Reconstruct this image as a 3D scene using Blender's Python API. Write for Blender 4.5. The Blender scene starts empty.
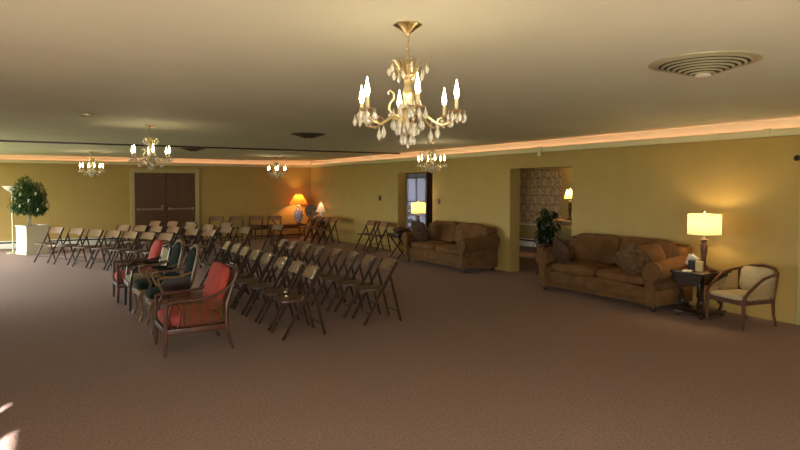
import bpy, bmesh, math, random
from mathutils import Vector, Matrix, Euler
random.seed(7)
PI = math.pi
COL = bpy.context.scene.collection
SC = bpy.context.scene

# ------------------------------------------------------------------ materials
def _nt(name):
    m = bpy.data.materials.new(name); m.use_nodes = True
    nt = m.node_tree
    b = nt.nodes['Principled BSDF']
    return m, nt, b

def mat(name, col, rough=.6, metal=0., var=.0, scale=20., bump=0., bscale=80., col2=None, stretch=None, spec=.5, coat=0.):
    m, nt, b = _nt(name)
    b.inputs['Base Color'].default_value = (*col, 1)
    b.inputs['Roughness'].default_value = rough
    b.inputs['Metallic'].default_value = metal
    b.inputs['Specular IOR Level'].default_value = spec
    b.inputs['Coat Weight'].default_value = coat
    tc = nt.nodes.new('ShaderNodeTexCoord')
    mp = nt.nodes.new('ShaderNodeMapping'); nt.links.new(tc.outputs['Object'], mp.inputs['Vector'])
    if stretch: mp.inputs['Scale'].default_value = stretch
    if var > 0 or col2:
        n = nt.nodes.new('ShaderNodeTexNoise'); n.inputs['Scale'].default_value = scale
        n.inputs['Detail'].default_value = 4
        nt.links.new(mp.outputs['Vector'], n.inputs['Vector'])
        r = nt.nodes.new('ShaderNodeValToRGB')
        r.color_ramp.elements[0].position = .35; r.color_ramp.elements[1].position = .65
        c2 = col2 or tuple(c * (1 - var) for c in col)
        r.color_ramp.elements[0].color = (*c2, 1)
        r.color_ramp.elements[1].color = (*col, 1)
        nt.links.new(n.outputs['Fac'], r.inputs['Fac'])
        nt.links.new(r.outputs['Color'], b.inputs['Base Color'])
    if bump > 0:
        n2 = nt.nodes.new('ShaderNodeTexNoise'); n2.inputs['Scale'].default_value = bscale
        n2.inputs['Detail'].default_value = 3
        nt.links.new(mp.outputs['Vector'], n2.inputs['Vector'])
        bp = nt.nodes.new('ShaderNodeBump'); bp.inputs['Strength'].default_value = bump
        bp.inputs['Distance'].default_value = .01
        nt.links.new(n2.outputs['Fac'], bp.inputs['Height'])
        nt.links.new(bp.outputs['Normal'], b.inputs['Normal'])
    return m

def emit(name, col, s):
    m, nt, b = _nt(name)
    b.inputs['Base Color'].default_value = (*col, 1)
    b.inputs['Emission Color'].default_value = (*col, 1)
    b.inputs['Emission Strength'].default_value = s
    return m

def shade_mat(name, col, mixf=.35):
    m, nt, b = _nt(name)
    out = nt.nodes['Material Output']
    d = nt.nodes.new('ShaderNodeBsdfDiffuse'); d.inputs['Color'].default_value = (*col, 1)
    t = nt.nodes.new('ShaderNodeBsdfTranslucent'); t.inputs['Color'].default_value = (*col, 1)
    mx = nt.nodes.new('ShaderNodeMixShader'); mx.inputs['Fac'].default_value = mixf
    nt.links.new(d.outputs[0], mx.inputs[1]); nt.links.new(t.outputs[0], mx.inputs[2])
    nt.links.new(mx.outputs[0], out.inputs['Surface'])
    # woven linen unevenness
    tc = nt.nodes.new('ShaderNodeTexCoord'); n = nt.nodes.new('ShaderNodeTexNoise')
    n.inputs['Scale'].default_value = 60
    nt.links.new(tc.outputs['Object'], n.inputs['Vector'])
    r = nt.nodes.new('ShaderNodeValToRGB')
    r.color_ramp.elements[0].color = (*[c * .85 for c in col], 1); r.color_ramp.elements[1].color = (*col, 1)
    nt.links.new(n.outputs['Fac'], r.inputs['Fac'])
    nt.links.new(r.outputs['Color'], d.inputs['Color']); nt.links.new(r.outputs['Color'], t.inputs['Color'])
    return m

def crystal_mat():
    m, nt, b = _nt('crystal')
    b.inputs['Base Color'].default_value = (1, .95, .85, 1)
    b.inputs['Roughness'].default_value = .08
    b.inputs['IOR'].default_value = 1.5
    b.inputs['Transmission Weight'].default_value = .5
    b.inputs['Specular IOR Level'].default_value = 1.0
    t = nt.nodes.new('ShaderNodeBsdfTranslucent'); t.inputs['Color'].default_value = (1, .96, .88, 1)
    mx = nt.nodes.new('ShaderNodeMixShader'); mx.inputs['Fac'].default_value = .22
    nt.links.new(b.outputs[0], mx.inputs[1]); nt.links.new(t.outputs[0], mx.inputs[2]); nt.links.new(mx.outputs[0], nt.nodes['Material Output'].inputs['Surface'])
    return m

def wallpaper_mat():
    m, nt, b = _nt('damask_wallpaper')
    b.inputs['Roughness'].default_value = .7
    tc = nt.nodes.new('ShaderNodeTexCoord')
    def lay(scale, loc, lo, hi, stretch):
        mp = nt.nodes.new('ShaderNodeMapping'); mp.inputs['Scale'].default_value = stretch
        mp.inputs['Location'].default_value = loc
        nz = nt.nodes.new('ShaderNodeTexNoise'); nz.inputs['Scale'].default_value = 9; nt.links.new(tc.outputs['Object'], nz.inputs['Vector'])
        ad = nt.nodes.new('ShaderNodeVectorMath'); ad.operation = 'MULTIPLY_ADD'; ad.inputs[1].default_value = (0, .16, .16)
        nt.links.new(nz.outputs['Color'], ad.inputs[0]); nt.links.new(tc.outputs['Object'], ad.inputs[2]); nt.links.new(ad.outputs[0], mp.inputs['Vector'])
        v = nt.nodes.new('ShaderNodeTexVoronoi'); v.voronoi_dimensions = '3D'
        v.inputs['Scale'].default_value = scale; v.inputs['Randomness'].default_value = 0.
        nt.links.new(mp.outputs['Vector'], v.inputs['Vector'])
        r = nt.nodes.new('ShaderNodeValToRGB'); r.color_ramp.interpolation = 'LINEAR'
        e = r.color_ramp.elements
        e[0].position = 0; e[0].color = (1, 1, 1, 1)
        e[1].position = lo; e[1].color = (1, 1, 1, 1)
        for p, c in ((lo + .04, 0), (hi, 0), (hi + .04, 1), (hi + .12, 1), (hi + .16, 0)):
            k = e.new(min(p, 1)); k.color = (c, c, c, 1)
        nt.links.new(v.outputs['Distance'], r.inputs['Fac'])
        return r
    a = lay(1., (0, 0, 0), .10, .20, (0, 3.3, 2.2))
    c = lay(1., (0, .5, .5), .08, .17, (0, 3.3, 2.2))
    mx = nt.nodes.new('ShaderNodeMath'); mx.operation = 'MAXIMUM'
    nt.links.new(a.outputs['Color'], mx.inputs[0]); nt.links.new(c.outputs['Color'], mx.inputs[1])
    n = nt.nodes.new('ShaderNodeTexNoise'); n.inputs['Scale'].default_value = 14
    nt.links.new(tc.outputs['Object'], n.inputs['Vector'])
    ml = nt.nodes.new('ShaderNodeMath'); ml.operation = 'MULTIPLY'
    nt.links.new(mx.outputs[0], ml.inputs[0]); nt.links.new(n.outputs['Fac'], ml.inputs[1])
    m2 = nt.nodes.new('ShaderNodeMath'); m2.operation = 'MULTIPLY'; m2.use_clamp = True; m2.inputs[1].default_value = 1.7
    nt.links.new(ml.outputs[0], m2.inputs[0])
    rr = nt.nodes.new('ShaderNodeValToRGB')
    rr.color_ramp.elements[0].color = (.62, .44, .22, 1); rr.color_ramp.elements[1].color = (.33, .15, .07, 1)
    nt.links.new(m2.outputs[0], rr.inputs['Fac']); nt.links.new(rr.outputs['Color'], b.inputs['Base Color'])
    return m

def fabric(name, col, col2, scale=9., rough=.85, sheen=.3):
    m = mat(name, col, rough, 0, .3, scale, .35, 300, col2)
    b = m.node_tree.nodes['Principled BSDF']
    b.inputs['Sheen Weight'].default_value = sheen; b.inputs['Sheen Tint'].default_value = (*col, 1)
    b.inputs['Specular IOR Level'].default_value = .2
    return m

M = dict(
    wall=mat('painted_wall', (.46, .31, .092), .62, 0, .05, 3, .08, 120),
    ceiling=mat('ceiling_plaster', (.70, .70, .56), .75, 0, .05, 1.3, .12, 60),
    carpet=mat('carpet', (.41, .285, .25), .95, 0, .3, 55, .6, 420, (.29, .195, .17), spec=.1),
    trim=mat('cream_trim', (.74, .66, .42), .5, 0, .04, 6),
    white_trim=mat('white_trim', (.85, .82, .72), .45),
    casing=mat('door_casing_paint', (.48, .38, .16), .5, 0, .05, 6),
    brown_door=mat('brown_door', (.115, .05, .02), .45, 0, .25, 5, .1, 40, stretch=(1, 1, .15)),
    steel=mat('brushed_steel', (.3, .25, .16), .4, .8),
    glow=emit('cove_lamp', (1., .46, .30), 9.),
    wood=mat('folding_chair_wood', (.27, .14, .075), .22, 0, .35, 14, .1, 60, stretch=(1, 1, 6), coat=.9),
    wood_dark=mat('folding_chair_dark_wood', (.042, .018, .01), .35, 0, .3, 14, stretch=(1, 1, .3)),
    seatw=mat('folding_chair_seat', (.13, .06, .03), .4, 0, .3, 10, stretch=(6, 1, 1), coat=.1),
    brass=mat('antique_brass', (.80, .66, .38), .28, 1., .25, 40),
    candle=mat('candle_sleeve', (.62, .5, .3), .5),
    bulb=emit('flame_bulb', (1., .78, .45), 60.),
    lamp_bulb=emit('lamp_bulb', (1., .8, .5), 5.),
    crystal=crystal_mat(),
    vent=mat('vent_enamel', (.50, .45, .30), .4, .3),
    vent_shaded=mat('shaded_vent', (.10, .075, .04), .5, .2),  # darker copy of the enamel, carries the shade on the far vents' slopes
    dark=mat('black_gap', (.02, .018, .012), .8),
    sofa=fabric('sofa_suede', (.175, .085, .032), (.12, .054, .019), 7),
    sofa2=fabric('sofa_cushion', (.185, .088, .032), (.125, .056, .019), 6),
    pillow_dark=fabric('dark_pillow', (.05, .024, .014), (.10, .05, .026), 16, .9, .05),
    pillow_pattern=fabric('patterned_pillow', (.15, .08, .036), (.07, .034, .018), 22),
    pillow_tan=fabric('tan_pillow', (.30, .13, .045), (.24, .10, .035), 12),
    espresso=mat('espresso_wood', (.03, .013, .007), .3, 0, .3, 10, coat=.3),
    walnut=mat('walnut_frame', (.11, .036, .015), .48, 0, .35, 12, coat=.08),
    cane=mat('cane_weave', (.20, .09, .035), .55, 0, .3, 30),
    cane_light=mat('pale_cane', (.45, .29, .12), .55, 0, .3, 30),
    red=fabric('coral_fabric', (.50, .085, .065), (.42, .065, .05), 60),
    cream=fabric('cream_fabric', (.50, .42, .26), (.43, .36, .21), 30),
    green=fabric('dark_green_velvet', (.011, .019, .010), (.007, .012, .007), 12, .95, .0),
    lightwood=mat('pale_carved_wood', (.24, .135, .06), .4, 0, .3, 14),
    beige=fabric('beige_fabric', (.40, .31, .17), (.33, .25, .14), 20),
    leaf=mat('leaf', (.06, .13, .035), .4, 0, .4, 4),
    leaf_dark=mat('dark_leaf', (.012, .03, .01), .35, 0, .4, 4),
    blossom=mat('blossom', (.85, .85, .75), .6),
    bark=mat('bark', (.34, .3, .2), .8, 0, .3, 30, .3, 60),
    soil=mat('soil', (.05, .035, .02), .95, 0, .3, 60, .5, 90),
    pot=mat('terracotta_pot', (.16, .07, .035), .5, 0, .3, 8),
    white_box=mat('planter_paint', (.72, .68, .52), .5, 0, .04, 5),
    lamp_metal=mat('pale_green_metal', (.62, .6, .38), .35, .4),
    bowl=mat('white_glass_bowl', (.9, .88, .8), .25),
    shade=shade_mat('linen_shade', (.93, .80, .46)),
    shade_orange=shade_mat('orange_shade', (.95, .34, .06)),
    shade_white=shade_mat('white_shade', (.9, .78, .62)),
    porcelain=mat('blue_white_porcelain', (.8, .8, .78), .15, 0, .9, 22, col2=(.06, .09, .3), coat=.6),
    plate=mat('patterned_plate', (.24, .16, .09), .6, 0, .9, 22, col2=(.04, .018, .012)),
    plaster=mat('white_card', (.88, .86, .78), .7),
    kraft=mat('tan_card', (.5, .36, .16), .6),
    black=mat('black_fixture', (.02, .015, .012), .4),
    glass_white=mat('frosted_pane', (.55, .55, .60), .3),
    door_white=mat('white_door_paint', (.85, .86, .92), .4),
    wallpaper=wallpaper_mat(),
    bounce=mat('bounce_paving', (.60, .65, .48), .85, 0, .15, 5, .2, 30),  # kept pale to throw daylight indoors
    grass=mat('lawn', (.16, .22, .07), .9, 0, .4, 3, .4, 30),
    brick=mat('sun_blocker_brick', (.45, .3, .22), .8, 0, .3, 6, .3, 40),
    rug_red=mat('plate_rim', (.55, .4, .12), .3, .8),
)

# ------------------------------------------------------------------ mesh builder
def V(*a): return Vector(a)

class MB:
    def __init__(s): s.bm = bmesh.new()
    def _xf(s, verts, mtx):
        for v in verts: v.co = mtx @ v.co
    def box(s, c, size, rot=(0, 0, 0), bev=0., seg=2):
        r = bmesh.ops.create_cube(s.bm, size=1.0); vs = r['verts']
        for v in vs: v.co = Vector((v.co.x * size[0], v.co.y * size[1], v.co.z * size[2]))
        if bev > 0:
            es = list({e for v in vs for e in v.link_edges})
            g = bmesh.ops.bevel(s.bm, geom=es, offset=min(bev, min(size) * .49), segments=seg, affect='EDGES', profile=.5)
            vs = list({v for f in g['faces'] for v in f.verts} | {v for v in vs if v.is_valid})
            # include every vertex linked
            st = set(vs); q = list(vs)
            while q:
                v = q.pop()
                for e in v.link_edges:
                    o = e.other_vert(v)
                    if o not in st: st.add(o); q.append(o)
            vs = list(st)
        m = Matrix.Translation(Vector(c)) @ Euler(rot).to_matrix().to_4x4()
        s._xf(vs, m); return s
    def tube(s, pts, rad, n=8, cap=True, flat=1.0, up=None):
        pts = [Vector(p) for p in pts]
        if not isinstance(rad, (list, tuple)): rad = [rad] * len(pts)
        rings = []; prev = None
        for i, p in enumerate(pts):
            if i == 0: t = pts[1] - p
            elif i == len(pts) - 1: t = p - pts[i - 1]
            else: t = pts[i + 1] - pts[i - 1]
            if t.length < 1e-9: t = V(0, 0, 1)
            t.normalize()
            if prev is None:
                a = Vector(up) if up else (V(0, 0, 1) if abs(t.z) < .9 else V(1, 0, 0))
            else: a = prev
            u = a - t * a.dot(t)
            if u.length < 1e-6: u = V(0, 1, 0) - t * t.y
            u.normalize(); w = t.cross(u); prev = u
            rings.append([s.bm.verts.new(p + (u * math.cos(2 * PI * k / n) * flat + w * math.sin(2 * PI * k / n)) * rad[i]) for k in range(n)])
        for a, b in zip(rings, rings[1:]):
            for k in range(n):
                s.bm.faces.new((a[k], a[(k + 1) % n], b[(k + 1) % n], b[k]))
        if cap:
            s.bm.faces.new(rings[0][::-1]); s.bm.faces.new(rings[-1])
        return s
    def bar(s, a, b, w, h, bev=.003, side=(1, 0, 0)):
        """rectangular bar from a to b, w across 'side', h the other way"""
        a, b = Vector(a), Vector(b); t = (b - a); L = t.length; t.normalize()
        x = Vector(side) - t * Vector(side).dot(t); x.normalize(); y = t.cross(x)
        r = bmesh.ops.create_cube(s.bm, size=1.0); vs = r['verts']
        for v in vs: v.co = Vector((v.co.x * w, v.co.y * h, v.co.z * L))
        if bev > 0:
            es = list({e for v in vs for e in v.link_edges})
            g = bmesh.ops.bevel(s.bm, geom=es, offset=bev, segments=1, affect='EDGES')
            st = {v for f in g['faces'] for v in f.verts}; q = list(st)
            while q:
                v = q.pop()
                for e in v.link_edges:
                    o = e.other_vert(v)
                    if o not in st: st.add(o); q.append(o)
            vs = list(st)
        m = Matrix((x, y, t)).transposed().to_4x4(); m.translation = (a + b) / 2
        s._xf(vs, m); return s
    def lathe(s, prof, c=(0, 0, 0), n=20, capb=True, capt=True, wob=None):
        rings = []
        for r, z in prof:
            rings.append([s.bm.verts.new((c[0] + r * (wob(2 * PI * k / n) if wob else 1) * math.cos(2 * PI * k / n),
                                          c[1] + r * (wob(2 * PI * k / n) if wob else 1) * math.sin(2 * PI * k / n), c[2] + z)) for k in range(n)])
        for a, b in zip(rings, rings[1:]):
            for k in range(n): s.bm.faces.new((a[k], a[(k + 1) % n], b[(k + 1) % n], b[k]))
        if capb: s.bm.faces.new(rings[0][::-1])
        if capt: s.bm.faces.new(rings[-1])
        return s
    def prism(s, poly, axis, lo, hi, bev=0.):
        """poly in the plane across axis ('x': (y,z), 'y': (x,z), 'z': (x,y))"""
        def P(u, v, w):
            return {'x': (w, u, v), 'y': (u, w, v), 'z': (u, v, w)}[axis]
        a = [s.bm.verts.new(P(u, v, lo)) for u, v in poly]; b = [s.bm.verts.new(P(u, v, hi)) for u, v in poly]
        n = len(poly); fs = []
        for k in range(n): fs.append(s.bm.faces.new((a[k], a[(k + 1) % n], b[(k + 1) % n], b[k])))
        f1 = s.bm.faces.new(a[::-1]); f2 = s.bm.faces.new(b)
        if bev > 0:
            es = list(set(f1.edges) | set(f2.edges))
            bmesh.ops.bevel(s.bm, geom=es, offset=bev, segments=2, affect='EDGES')
        return s
    def cushion(s, c, size, rot=(0, 0, 0), puff=.25, n=10, edge=.35):
        """soft pillow: rounded slab whose faces bulge and whose rim pinches a little"""
        bm2 = bmesh.new(); bmesh.ops.create_cube(bm2, size=2.0)
        bmesh.ops.subdivide_edges(bm2, edges=bm2.edges[:], cuts=n, use_grid_fill=True)
        ax = min(range(3), key=lambda i: size[i])
        o = [i for i in range(3) if i != ax]
        for v in bm2.verts:
            p = [v.co.x, v.co.y, v.co.z]
            # superellipsoid rounding
            e = 5.0
            r = (abs(p[0]) ** e + abs(p[1]) ** e + abs(p[2]) ** e) ** (1 / e)
            q = [k / r for k in p]
            fall = (1 - abs(q[o[0]]) ** 3) * (1 - abs(q[o[1]]) ** 3)
            q[ax] *= (1 - puff) + puff * max(fall, 0) * 1.35
            v.co = Vector((q[0] * size[0] / 2, q[1] * size[1] / 2, q[2] * size[2] / 2))
        m = Matrix.Translation(Vector(c)) @ Euler(rot).to_matrix().to_4x4()
        mp = {}
        for v in bm2.verts: mp[v] = s.bm.verts.new(m @ v.co)
        for f in bm2.faces: s.bm.faces.new([mp[v] for v in f.verts])
        bm2.free(); return s
    def face(s, pts):
        s.bm.faces.new([s.bm.verts.new(p) for p in pts]); return s
    def build(s, name, m, parent=None, smooth=True, loc=(0, 0, 0), auto=35):
        me = bpy.data.meshes.new(name)
        bmesh.ops.recalc_face_normals(s.bm, faces=s.bm.faces[:])
        if smooth:
            for f in s.bm.faces: f.smooth = True
            lim = math.radians(auto)
            for e in s.bm.edges:
                if len(e.link_faces) == 2 and e.calc_face_angle(0) > lim: e.smooth = False
        s.bm.to_mesh(me); s.bm.free()
        me.materials.append(m)
        o = bpy.data.objects.new(name, me); COL.objects.link(o)
        o.location = loc
        if parent: o.parent = parent
        return o

def tag(o, label, cat, group=None, kind=None):
    o['label'] = label; o['category'] = cat
    if group: o['group'] = group
    if kind: o['kind'] = kind
    return o
def thing(name, label, cat, loc=(0, 0, 0), rz=0, group=None):
    o = bpy.data.objects.new(name, None); COL.objects.link(o); o.empty_display_size = .1
    o.location = loc; o.rotation_euler = (0, 0, rz)
    if name in ('cane_armchair', 'carved_armchair', 'brown_armchair', 'tub_chair'): o.scale = (.94, .94, .94)
    return tag(o, label, cat, group)
def struct(o, label=None):
    o['kind'] = 'structure'
    if label: o['label'] = label
    return o
def copy_tree(o, parent=None):
    c = o.copy(); COL.objects.link(c)
    if parent: c.parent = parent
    for ch in list(o.children): copy_tree(ch, c)
    return c
def heading(fx, fy): return math.atan2(-fx, fy)      # local +Y turned to (fx, fy)
def toward(px_world, frm):
    return heading(px_world[0] - frm[0], px_world[1] - frm[1])

# ------------------------------------------------------------------ room shell
XR, XL, YB, YN, H = 7.72, -2.6, 18.6, -4.0, 2.455
WT = .25
OP = [(7.2, 8.76), (11.4, 12.95)]       # openings in the long right wall
OH = 1.98
mb = MB(); mb.box(((XL + 14) / 2 - .2, 7.3, -.05), (14 - XL + .6, 24, .1)); struct(mb.build('floor', M['carpet'], smooth=False), 'brown taupe carpet')
mb = MB(); mb.box(((XL + XR) / 2, (YN + YB) / 2, H + .06), (XR - XL + .5, YB - YN + .5, .12)); struct(mb.build('ceiling', M['ceiling'], smooth=False))
# long right wall, in one mesh around its two openings
mb = MB()
ys = [YN, OP[0][0], OP[0][1], OP[1][0], OP[1][1], YB + WT]
for a, b in ((0, 1), (2, 3), (4, 5)):
    mb.box((XR + WT / 2, (ys[a] + ys[b]) / 2, H / 2), (WT, ys[b] - ys[a], H))
for a, b in OP: mb.box((XR + WT / 2, (a + b) / 2, (OH + H) / 2), (WT, b - a, H - OH))
struct(mb.build('wall_right', M['wall'], smooth=False))
mb = MB(); mb.box(((XL + XR) / 2, YB + WT / 2, H / 2), (XR - XL + .2, WT, H)); struct(mb.build('wall_back', M['wall'], smooth=False))
RX0, RX1, RZ0, RZ1 = -2.2, 1.2, .1, 2.1
mb = MB()
mb.box(((XL + RX0) / 2 - .1, YN - WT / 2, H / 2), (RX0 - XL + .2, WT, H)); mb.box(((RX1 + XR) / 2 + .1, YN - WT / 2, H / 2), (XR - RX1 + .2, WT, H))
mb.box(((RX0 + RX1) / 2, YN - WT / 2, RZ0 / 2), (RX1 - RX0, WT, RZ0)); mb.box(((RX0 + RX1) / 2, YN - WT / 2, (RZ1 + H) / 2), (RX1 - RX0, WT, H - RZ1))
struct(mb.build('wall_front', M['wall'], smooth=False))
mb = MB()
for k in range(5): mb.box((RX0 + .03 + (RX1 - RX0 - .06) * k / 4, YN - .12, (RZ0 + RZ1) / 2), (.06, .06, RZ1 - RZ0))
for z in (RZ0 + .03, RZ1 - .03): mb.box(((RX0 + RX1) / 2, YN - .12, z), (RX1 - RX0, .06, .06))
struct(mb.build('window_5', M['white_trim'], smooth=False))  # unseen window behind the camera, added to brighten near ceiling and floor
ld = bpy.data.lights.new('window_portal', 'AREA'); ld.shape = 'RECTANGLE'; ld.size = RX1 - RX0; ld.size_y = RZ1 - RZ0; ld.cycles.is_portal = True
lo = bpy.data.objects.new('window_portal', ld); COL.objects.link(lo); lo.location = ((RX0 + RX1) / 2, YN - .27, (RZ0 + RZ1) / 2); lo.rotation_euler = (PI / 2, 0, 0)
mb = MB(); mb.box((0, -14, -.17), (40, 19.4, .1)); mb.box((-12.0, -3.5, -.165), (18, 12.8, .1)); struct(mb.build('bounce_ground', M['bounce'], smooth=False))  # unseen pale ground, added to bounce sunlight up to the ceiling
# left wall with its windows: (y0, y1, z0, z1)
WIN = [(-3.6, -.08, .02, 2.1), (.09, .655, .3, 2.06), (10.2, 12.2, .35, 1.9), (12.9, 18.2, .05, 2.25)]
mb = MB(); cuts = [YN] + [v for w in WIN for v in w[:2]] + [YB]
for i in range(0, len(cuts), 2): mb.box((XL - .12, (cuts[i] + cuts[i + 1]) / 2, H / 2), (.24, cuts[i + 1] - cuts[i], H))
for y0, y1, z0, z1 in WIN:
    mb.box((XL - .12, (y0 + y1) / 2, z0 / 2), (.24, y1 - y0, z0)); mb.box((XL - .12, (y0 + y1) / 2, (z1 + H) / 2), (.24, y1 - y0, H - z1))
struct(mb.build('wall_left', M['wall'], smooth=False))
for i, (y0, y1, z0, z1) in enumerate(WIN):
    mb = MB(); x = XL - .12
    t = .05 if y1 - y0 > .5 else .015
    for y in (y0 + t / 2, y1 - t / 2): mb.box((x, y, (z0 + z1) / 2), (.06, t, z1 - z0))
    for z in (z0 + t / 2, z1 - t / 2): mb.box((x, (y0 + y1) / 2, z), (.06, y1 - y0, t))
    if i >= 2:
        for k in (1, 2, 3): mb.box((x, y0 + (y1 - y0) * k / 4, (z0 + z1) / 2), (.05, .04, z1 - z0))
    w = struct(mb.build('window_%d' % (i + 1), M['white_trim'], smooth=False))
    ld = bpy.data.lights.new('window_portal', 'AREA'); ld.shape = 'RECTANGLE'; ld.size = z1 - z0; ld.size_y = y1 - y0
    ld.cycles.is_portal = True
    lo = bpy.data.objects.new('window_portal', ld); COL.objects.link(lo)
    lo.location = (XL - .26, (y0 + y1) / 2, (z0 + z1) / 2); lo.rotation_euler = (0, -PI / 2, 0)
# ground and an unseen wall added to block sun from the far windows
mb = MB(); mb.box((-27.9, 8, -.3), (50, 90, .2)); struct(mb.build('ground_outside', M['grass'], smooth=False))
mb = MB(); mb.box((-10.9, 3.2, 4.4), (16.4, .4, 9.0)); struct(mb.build('sun_blocking_wall', M['brick'], smooth=False))  # unseen, only there to keep direct sun out

# baseboards
def baseboard(name, segs):
    mb = MB()
    for (x0, y0, x1, y1) in segs: mb.box(((x0 + x1) / 2, (y0 + y1) / 2, .045), (max(abs(x1 - x0), .014), max(abs(y1 - y0), .014), .09), bev=.004)
    return struct(mb.build(name, M['wall'], smooth=False))
baseboard('baseboard_right', [(XR - .007, YN, XR - .007, OP[0][0]), (XR - .007, OP[0][1], XR - .007, OP[1][0]), (XR - .007, OP[1][1], XR - .007, YB)])
# light cove: shelf and lip along the right and back walls, lamp lying in it
LZ0, LZ1, LD = 2.25, 2.335, .115
mb = MB()
mb.box((XR - LD, (YN + YB) / 2, (LZ0 + LZ1) / 2), (.022, YB - YN - LD * 2, LZ1 - LZ0), bev=.004)
mb.box((XR - LD + .012, (YN + YB) / 2, LZ1 - .004), (.05, YB - YN - LD * 2, .012), bev=.003)
struct(mb.build('trim_1', M['trim'], smooth=False), 'cream lip of the lit cove')
mb = MB(); mb.box((XR - LD / 2 - .002, (YN + YB) / 2, LZ0 - .0), (LD - .01, YB - YN - .2, .012)); struct(mb.build('trim_2', M['casing'], smooth=False))
mb = MB()
mb.box(((XL + XR) / 2 - LD / 2, YB - LD, (LZ0 + LZ1) / 2), (XR - XL - LD, .022, LZ1 - LZ0), bev=.004)
mb.box(((XL + XR) / 2 - LD / 2, YB - LD + .012, LZ1 - .004), (XR - XL - LD, .05, .012), bev=.003)
struct(mb.build('trim_3', M['trim'], smooth=False))
mb = MB(); mb.box(((XL + XR) / 2, YB - LD / 2 - .002, LZ0), (XR - XL - .02, LD - .01, .012)); struct(mb.build('trim_4', M['casing'], smooth=False))
mb = MB(); mb.tube([(XR - .05, YN + .1, LZ0 + .03), (XR - .05, YB - .1, LZ0 + .03)], .012, 6); tag(mb.build('cove_lamp', M['glow']), 'long salmon-coloured tube glowing inside the cove of the wall with the sofas', 'light', 'cove lamps')
mb = MB(); mb.tube([(XL + .1, YB - .05, LZ0 + .03), (XR - .12, YB - .05, LZ0 + .03)], .012, 6); tag(mb.build('cove_lamp', M['glow']), 'salmon-coloured tube glowing inside the cove above the double door wall', 'light', 'cove lamps')
mb = MB(); mb.box((XR - .006, (YN + YB) / 2, (LZ1 + H) / 2 - .03), (.012, YB - YN - .02, H - LZ1 + .06)); struct(mb.build('trim_25', M['ceiling'], smooth=False))
mb = MB(); mb.box(((XL + XR) / 2 - .01, YB - .006, (LZ1 + H) / 2 - .03), (XR - XL - .04, .012, H - LZ1 + .06)); struct(mb.build('trim_26', M['ceiling'], smooth=False))
# joint blocks on the cove lip
for y, h in ((7.85, .17), (3.98, .07), (13.9, .07)):
    mb = MB(); mb.box((XR - LD - .014, y, LZ1 - h / 2 + .015), (.02, .09, h), bev=.004)
    struct(mb.build('trim_%d' % (5 + int(y)), M['trim'], smooth=False))
# partition track across the ceiling, and the slightly thicker edge of the near ceiling
mb = MB(); mb.box(((XL + XR) / 2 - .06, 12.65, H - .012), (XR - XL - .14, .05, .035), bev=.004); struct(mb.build('trim_20', M['espresso'], smooth=False), 'dark partition track across the ceiling')

# ------------------------------------------------------------------ double door in the back wall
struct_door = MB(); DX0, DX1, DH = 2.33, 4.0, 2.03
struct_door.box(((DX0 + DX1) / 2, YB - .015, DH / 2), (DX1 - DX0, .03, DH)); door = struct(struct_door.build('door_1', M['brown_door'], smooth=False), 'brown double door with panic bars')
mb = MB()
for x in (DX0 - .06, DX1 + .06): mb.box((x, YB - .025, (DH + .12) / 2), (.12, .05, DH + .12), bev=.008)
mb.box(((DX0 + DX1) / 2, YB - .025, DH + .06), (DX1 - DX0, .05, .119), bev=.0)
mb.build('casing', M['casing'], door, smooth=False)
mb = MB(); mb.box(((DX0 + DX1) / 2, YB - .036, DH / 2), (.05, .02, DH), bev=.004); mb.build('astragal', M['walnut'], door, smooth=False)
for sx in (-1, 1):
    cx = (DX0 + DX1) / 2
    mb = MB(); mb.bar((cx + sx * .10, YB - .09, .98), (cx + sx * .76, YB - .09, .98), .03, .045, side=(0, 1, 0))
    for q in (.10, .76): mb.box((cx + sx * q, YB - .06, .98), (.05, .07, .08), bev=.006)
    mb.build('panic_bar', M['steel'], door)
mb = MB(); mb.lathe([(.03, 0), (.034, .01), (.034, .04), (.02, .05)], (0, 0, 0), 12)
k = mb.build('door_knob', M['steel'], door); k.location = ((DX0 + DX1) / 2 - .09, YB - .03, 1.06); k.rotation_euler = (PI / 2, 0, 0)

# baseboard heaters
def heater(name, c, size, label):
    t = thing(name, label, 'heater', (c[0], c[1], 0))
    ax = 0 if size[0] > size[1] else 1
    mb = MB(); mb.box((0, 0, .12), (size[0], size[1], .2), bev=.01); mb.build('enclosure', M['white_trim'], t)
    mb = MB(); L = size[ax]; off = -size[1 - ax] / 2 - .002
    mb.box(*(((0, off, .18), (L - .06, .008, .04)) if ax == 0 else ((off, 0, .18), (.008, L - .06, .04))))
    mb.build('grille', M['dark'], t, smooth=False)
heater('baseboard_heater', (.2, YB - .055, 0), (3.8, .09), 'long white baseboard heater under the back wall beside the double door')
heater('baseboard_heater', (7.66, 2.9, 0), (.09, 1.3), 'short baseboard heater on the sofa wall past the cane tub chair')

# trim strip ending the right wall in view
mb = MB(); mb.box((XR - .015, 3.58, 1.12), (.03, .14, 2.24), bev=.006); struct(mb.build('trim_21', M['casing'], smooth=False), 'painted upright casing at the wall end')
mb = MB(); mb.lathe([(.02, 0), (.03, .01), (.035, .04), (.02, .055)], (0, 0, 0), 14)
o = tag(mb.build('wall_fixture', M['black']), 'small round black fixture high on the wall above the tub chair', 'wall fixture')
o.location = (XR - .0, 3.68, 1.98); o.rotation_euler = (0, -PI / 2, 0)
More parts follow.
